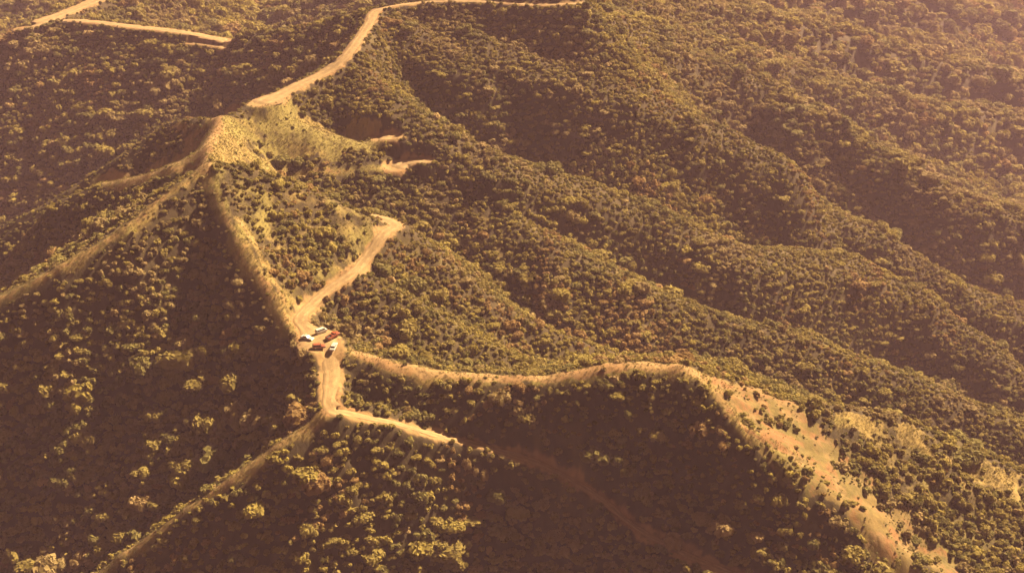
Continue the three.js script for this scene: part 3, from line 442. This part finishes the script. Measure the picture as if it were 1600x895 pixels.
// dry grass in the open patches and along the trails
{
  const r = rng(9), P = []; for (let k = 0; k < 14; k++) { const a = r() * 6.28, d = 0.35 * Math.sqrt(r()), h = 0.35 + 0.5 * r(), x = Math.cos(a) * d, z = Math.sin(a) * d, t = r() * 6.28, w = 0.035, lx = (r() - 0.5) * 0.4, lz = (r() - 0.5) * 0.4; P.push(x - w * Math.cos(t), 0, z - w * Math.sin(t), x + w * Math.cos(t), 0, z + w * Math.sin(t), x + lx, h, z + lz); }
  const g = new THREE.BufferGeometry(); g.setAttribute('position', new THREE.Float32BufferAttribute(P, 3)); g.computeVertexNormals();
  const spots = []; for (let k = 0; k < 520000 && spots.length < 60000; k++) { const z = -215 - 330 * r(), x = (r() * 2 - 1) * (0.52 * -z + 20), gm = maskAt(maskGrass, x, z); if (gm < 0.15 || r() > gm * (1 - 0.75 * maskAt(maskBare, x, z))) continue; const rd = nearRoad(x, z); if (rd && rd[0] < 0.3) continue; spots.push([x, z, 0.4 + 0.6 * r(), r() * 6.28, r()]); }
  const im = new THREE.InstancedMesh(g, new THREE.MeshPhysicalMaterial({ roughness: 0.9, transmission: 0.3, thickness: 0, side: THREE.DoubleSide }), spots.length); im.name = 'dry_grass'; im.userData = { kind: 'stuff', label: 'tufts of dry yellow grass along crests and trails', category: 'grass' }; im.castShadow = im.receiveShadow = true;
  spots.forEach(([x, z, s, a, t], k) => { im.setMatrixAt(k, M4.compose(V3(x, heightAt(x, z) - 0.05, z), Q.setFromAxisAngle(UP, a), V3(s, s, s))); im.setColorAt(k, t < 0.7 ? col.setRGB(0.22 * (0.8 + 0.4 * t), 0.17 * (0.8 + 0.4 * t), 0.06) : col.setRGB(0.22, 0.2, 0.06)); });
  scene.add(im);
}

// ---------------------------------------------------------------- vehicles parked where the road widens
const paint = (r, g, b) => new THREE.MeshPhysicalMaterial({ color: new THREE.Color().setRGB(r, g, b), roughness: 0.45, clearcoat: 0.6, clearcoatRoughness: 0.3 });
const M = {
  white: paint(0.50, 0.48, 0.45), cream: paint(0.50, 0.44, 0.41), red: paint(0.30, 0.06, 0.022), darkred: paint(0.24, 0.055, 0.022),
  glass: new THREE.MeshPhysicalMaterial({ color: new THREE.Color().setRGB(0.02, 0.022, 0.025), roughness: 0.08, specularIntensity: 1 }),
  tyre: new THREE.MeshStandardMaterial({ color: new THREE.Color().setRGB(0.025, 0.024, 0.023), roughness: 0.9 }),
  chrome: new THREE.MeshStandardMaterial({ color: new THREE.Color().setRGB(0.6, 0.58, 0.55), roughness: 0.3, metalness: 0.9 }),
  lamp: new THREE.MeshPhysicalMaterial({ color: new THREE.Color().setRGB(0.75, 0.72, 0.66), roughness: 0.15 }),
  rear: new THREE.MeshPhysicalMaterial({ color: new THREE.Color().setRGB(0.35, 0.02, 0.015), roughness: 0.2 }),
  dark: new THREE.MeshStandardMaterial({ color: new THREE.Color().setRGB(0.04, 0.038, 0.035), roughness: 0.8 }),
};
function part(name, g, m, parent) { const o = new THREE.Mesh(g, m); o.name = name; o.castShadow = o.receiveShadow = true; parent.add(o); return o; }
const slab = (x, y, z, w, h, d, r = 0.04) => { const g = new RoundedBoxGeometry(w, h, d, 2, Math.min(r, w / 2.2, h / 2.2, d / 2.2)); g.translate(x, y, z); return g; };
function profile(points, width, bevel = 0.07) {  // side outline (x, y) pulled across the car, edges rounded
  const s = new THREE.Shape(points.map(p => new THREE.Vector2(p[0], p[1]))); const g = new THREE.ExtrudeGeometry(s, { depth: width - 2 * bevel, bevelEnabled: true, bevelThickness: bevel, bevelSize: bevel * 0.8, bevelOffset: -bevel * 0.8, bevelSegments: 3 }); g.translate(0, 0, -(width - 2 * bevel) / 2); return toCreasedNormals(g, 0.6);
}
const arch = (cx, cy, r, n = 7) => Array.from({ length: n }, (_, k) => { const a = Math.PI - Math.PI * k / (n - 1); return [cx - Math.cos(Math.PI - a) * -r, cy + Math.sin(a) * r]; });
function wheel(x, z, r, parent) {
  const t = part('wheel', new THREE.CylinderGeometry(r, r, 0.22, 20).rotateX(Math.PI / 2).translate(x, r, z), M.tyre, parent), s = Math.sign(z);
  part('rim', new THREE.CylinderGeometry(r * 0.6, r * 0.55, 0.03, 16).rotateX(Math.PI / 2).translate(x, r, z + s * 0.115), M.chrome, t);
}
function glassPrism(bottom, top, y0, y1, z0, z1) { // windows as a tapering ring: [rear x, front x] at sill and roof
  const [a, b] = bottom, [c, d] = top, v = [[a, y0, -z0], [b, y0, -z0], [b, y0, z0], [a, y0, z0], [c, y1, -z1], [d, y1, -z1], [d, y1, z1], [c, y1, z1]], f = [[0, 1, 5, 4], [1, 2, 6, 5], [2, 3, 7, 6], [3, 0, 4, 7]];
  return f.map(q => { const g = new THREE.BufferGeometry(), P = []; for (const k of [0, 2, 1, 0, 3, 2]) P.push(...v[q[k]]); g.setAttribute('position', new THREE.Float32BufferAttribute(P, 3)); g.computeVertexNormals(); return g; });
}
function vehicle(name, label, category, spec, at, turn) {
  const root = new THREE.Group(); root.name = numbered(name); root.userData = { label, category, group: 'vehicles parked at the wide bend' };
  const { len, wid, wheelR: r, colour } = spec, hl = len / 2, ax = spec.axles, low = 0.28, side = [];
  side.push([-hl, low + 0.12], [ax[0] - r * 1.2, low]); for (const p of arch(ax[0], low, r * 1.15)) side.push(p); for (const p of arch(ax[1], low, r * 1.15)) side.push(p); side.push([ax[1] + r * 1.2, low], [hl, low + 0.12], ...spec.outline);
  const body = part('body', profile(side, wid), colour, root);
  const w2 = wid / 2;
  for (const x of ax) for (const s of [-1, 1]) wheel(x, s * (w2 - 0.12), r, root);
  const [rear, front, rearTop, frontTop, y0, y1] = spec.cabin, zin = w2 - 0.07, ztop = w2 - 0.2;
  const gl = glassPrism([rear, front], [rearTop, frontTop], y0, y1, zin, ztop);
  part('side_window', gl[0], M.glass, root); part('windscreen', gl[1], M.glass, root); part('side_window', gl[2], M.glass, root); part('rear_window', gl[3], M.glass, root);
  const roof = part('roof', slab((rearTop + frontTop) / 2, y1 + 0.03, 0, frontTop - rearTop + 0.12, 0.09, ztop * 2 + 0.1, 0.04), spec.roof || colour, root);
  const post = (xa, xb, s) => { const g = new THREE.CylinderGeometry(0.035, 0.045, Math.hypot(xb - xa, y1 - y0, zin - ztop), 6); const d = V3(xb - xa, y1 - y0, s * (ztop - zin)).normalize(); g.applyQuaternion(new THREE.Quaternion().setFromUnitVectors(UP, d)); g.translate((xa + xb) / 2, (y0 + y1) / 2, s * (zin + ztop) / 2); return g; };
  for (const s of [-1, 1]) { part('pillar', post(front, frontTop, s), colour, root); part('pillar', post(rear, rearTop, s), colour, root); for (const m of spec.posts || []) part('pillar', post(mix(rear, front, m), mix(rearTop, frontTop, m), s), colour, root); }
  part('bumper', slab(hl + 0.04, low + 0.2, 0, 0.14, 0.16, wid * 0.98), M.chrome, root); part('bumper', slab(-hl - 0.04, low + 0.2, 0, 0.14, 0.16, wid * 0.98), M.chrome, root);
  part('grille', slab(hl + 0.0, spec.lampY - 0.02, 0, 0.05, 0.2, wid * 0.5, 0.02), M.dark, root);
  for (const s of [-1, 1]) { part('headlight', new THREE.CylinderGeometry(0.1, 0.1, 0.06, 14).rotateZ(Math.PI / 2).translate(hl + 0.0, spec.lampY, s * (w2 - 0.28)), M.lamp, root); part('tail_light', slab(-hl, spec.tailY, s * (w2 - 0.2), 0.06, 0.16, 0.26, 0.02), M.rear, root); part('mirror', slab(front - 0.15, y0 + 0.12, s * (w2 + 0.08), 0.08, 0.12, 0.16, 0.03), M.chrome, root); part('door_handle', slab((rear + front) / 2 - 0.1, y0 - 0.15, s * (w2 + 0.005), 0.18, 0.035, 0.03, 0.012), M.chrome, root); }
  if (spec.bed) { const [a, b, floor, rim] = spec.bed; const bed = part('cargo_bed', slab((a + b) / 2, floor, 0, b - a, 0.06, wid - 0.12, 0.02), M.dark, root); for (const s of [-1, 1]) part('bed_wall', slab((a + b) / 2, (floor + rim) / 2, s * (w2 - 0.07), b - a, rim - floor, 0.09, 0.03), colour, root); part('tailgate', slab(a, (floor + rim) / 2, 0, 0.08, rim - floor, wid - 0.16, 0.03), colour, root); part('tool_box', slab(b - 0.4, floor + 0.28, 0, 0.6, 0.45, wid - 0.36, 0.05), spec.box || M.dark, root); }
  const y = nearRoad(at[0], at[1]); root.position.set(at[0], (y && y[0] < -0.2 ? y[1] + 0.075 : heightAt(at[0], at[1])), at[1]);
  const dx = Math.cos(turn) * ax[1], dz = -Math.sin(turn) * ax[1], lean = Math.atan2(heightAt(at[0] + dx, at[1] + dz) - heightAt(at[0] - dx, at[1] - dz), 2 * ax[1]);
  root.rotation.set(0, turn, Math.max(-0.12, Math.min(0.12, lean)), 'YXZ'); root.scale.setScalar(spec.scale || 0.88); scene.add(root); return root;
}
const sedan = c => ({ len: 4.9, wid: 1.88, wheelR: 0.33, axles: [-1.42, 1.5], colour: c, lampY: 0.66, tailY: 0.72, outline: [[2.45, 0.78], [2.3, 0.86], [0.85, 0.97], [-1.4, 0.98], [-2.3, 0.93], [-2.45, 0.82]], cabin: [-1.65, 0.85, -0.95, 0.2, 0.96, 1.4], posts: [0.5] });
const wagon = c => ({ len: 4.8, wid: 1.88, wheelR: 0.34, axles: [-1.4, 1.48], colour: c, lampY: 0.7, tailY: 0.8, outline: [[2.4, 0.85], [2.2, 0.95], [0.85, 1.03], [-2.3, 1.03], [-2.4, 0.9]], cabin: [-2.3, 0.85, -2.1, 0.25, 1.02, 1.55], posts: [0.33, 0.68] });
const van = c => ({ len: 4.5, wid: 1.85, wheelR: 0.34, axles: [-1.25, 1.4], colour: c, lampY: 0.85, tailY: 1.0, outline: [[2.25, 1.0], [2.1, 1.12], [1.6, 1.18], [-2.18, 1.18], [-2.25, 1.05]], cabin: [-2.16, 1.55, -2.08, 1.1, 1.17, 1.82], posts: [0.28, 0.6] });
const truck = c => ({ len: 5.7, wid: 1.95, wheelR: 0.38, axles: [-1.6, 1.8], colour: c, lampY: 0.85, tailY: 0.9, outline: [[2.85, 0.95], [2.7, 1.05], [1.5, 1.13], [0.1, 1.13], [0.08, 0.78], [-2.75, 0.78], [-2.85, 0.72]], cabin: [0.15, 1.45, 0.25, 1.0, 1.12, 1.7], bed: [-2.78, 0.05, 0.82, 1.22], box: M.red });
const D = Math.PI / 180;
vehicle('van', 'white van with a dark shaded side parked behind the red truck', 'van', van(M.white), [-64.2, -310.2], 40 * D);
vehicle('pickup_truck', 'long red pickup truck parked diagonally across the wide bend', 'truck', truck(M.red), [-60.0, -307.6], 50 * D);
vehicle('car', 'white sedan on the open dirt nearest the junction, below the red truck', 'car', sedan(M.white), [-58.9, -302.4], 82 * D);
vehicle('car', 'dark red station wagon parked at the shaded lower edge of the bend', 'car', wagon(M.darkred), [-63.6, -301.2], 20 * D);
vehicle('car', 'cream sedan parked alone at the left edge of the bend', 'car', sedan(M.cream), [-68.2, -305.8], -24 * D);

renderer.render(scene, camera);
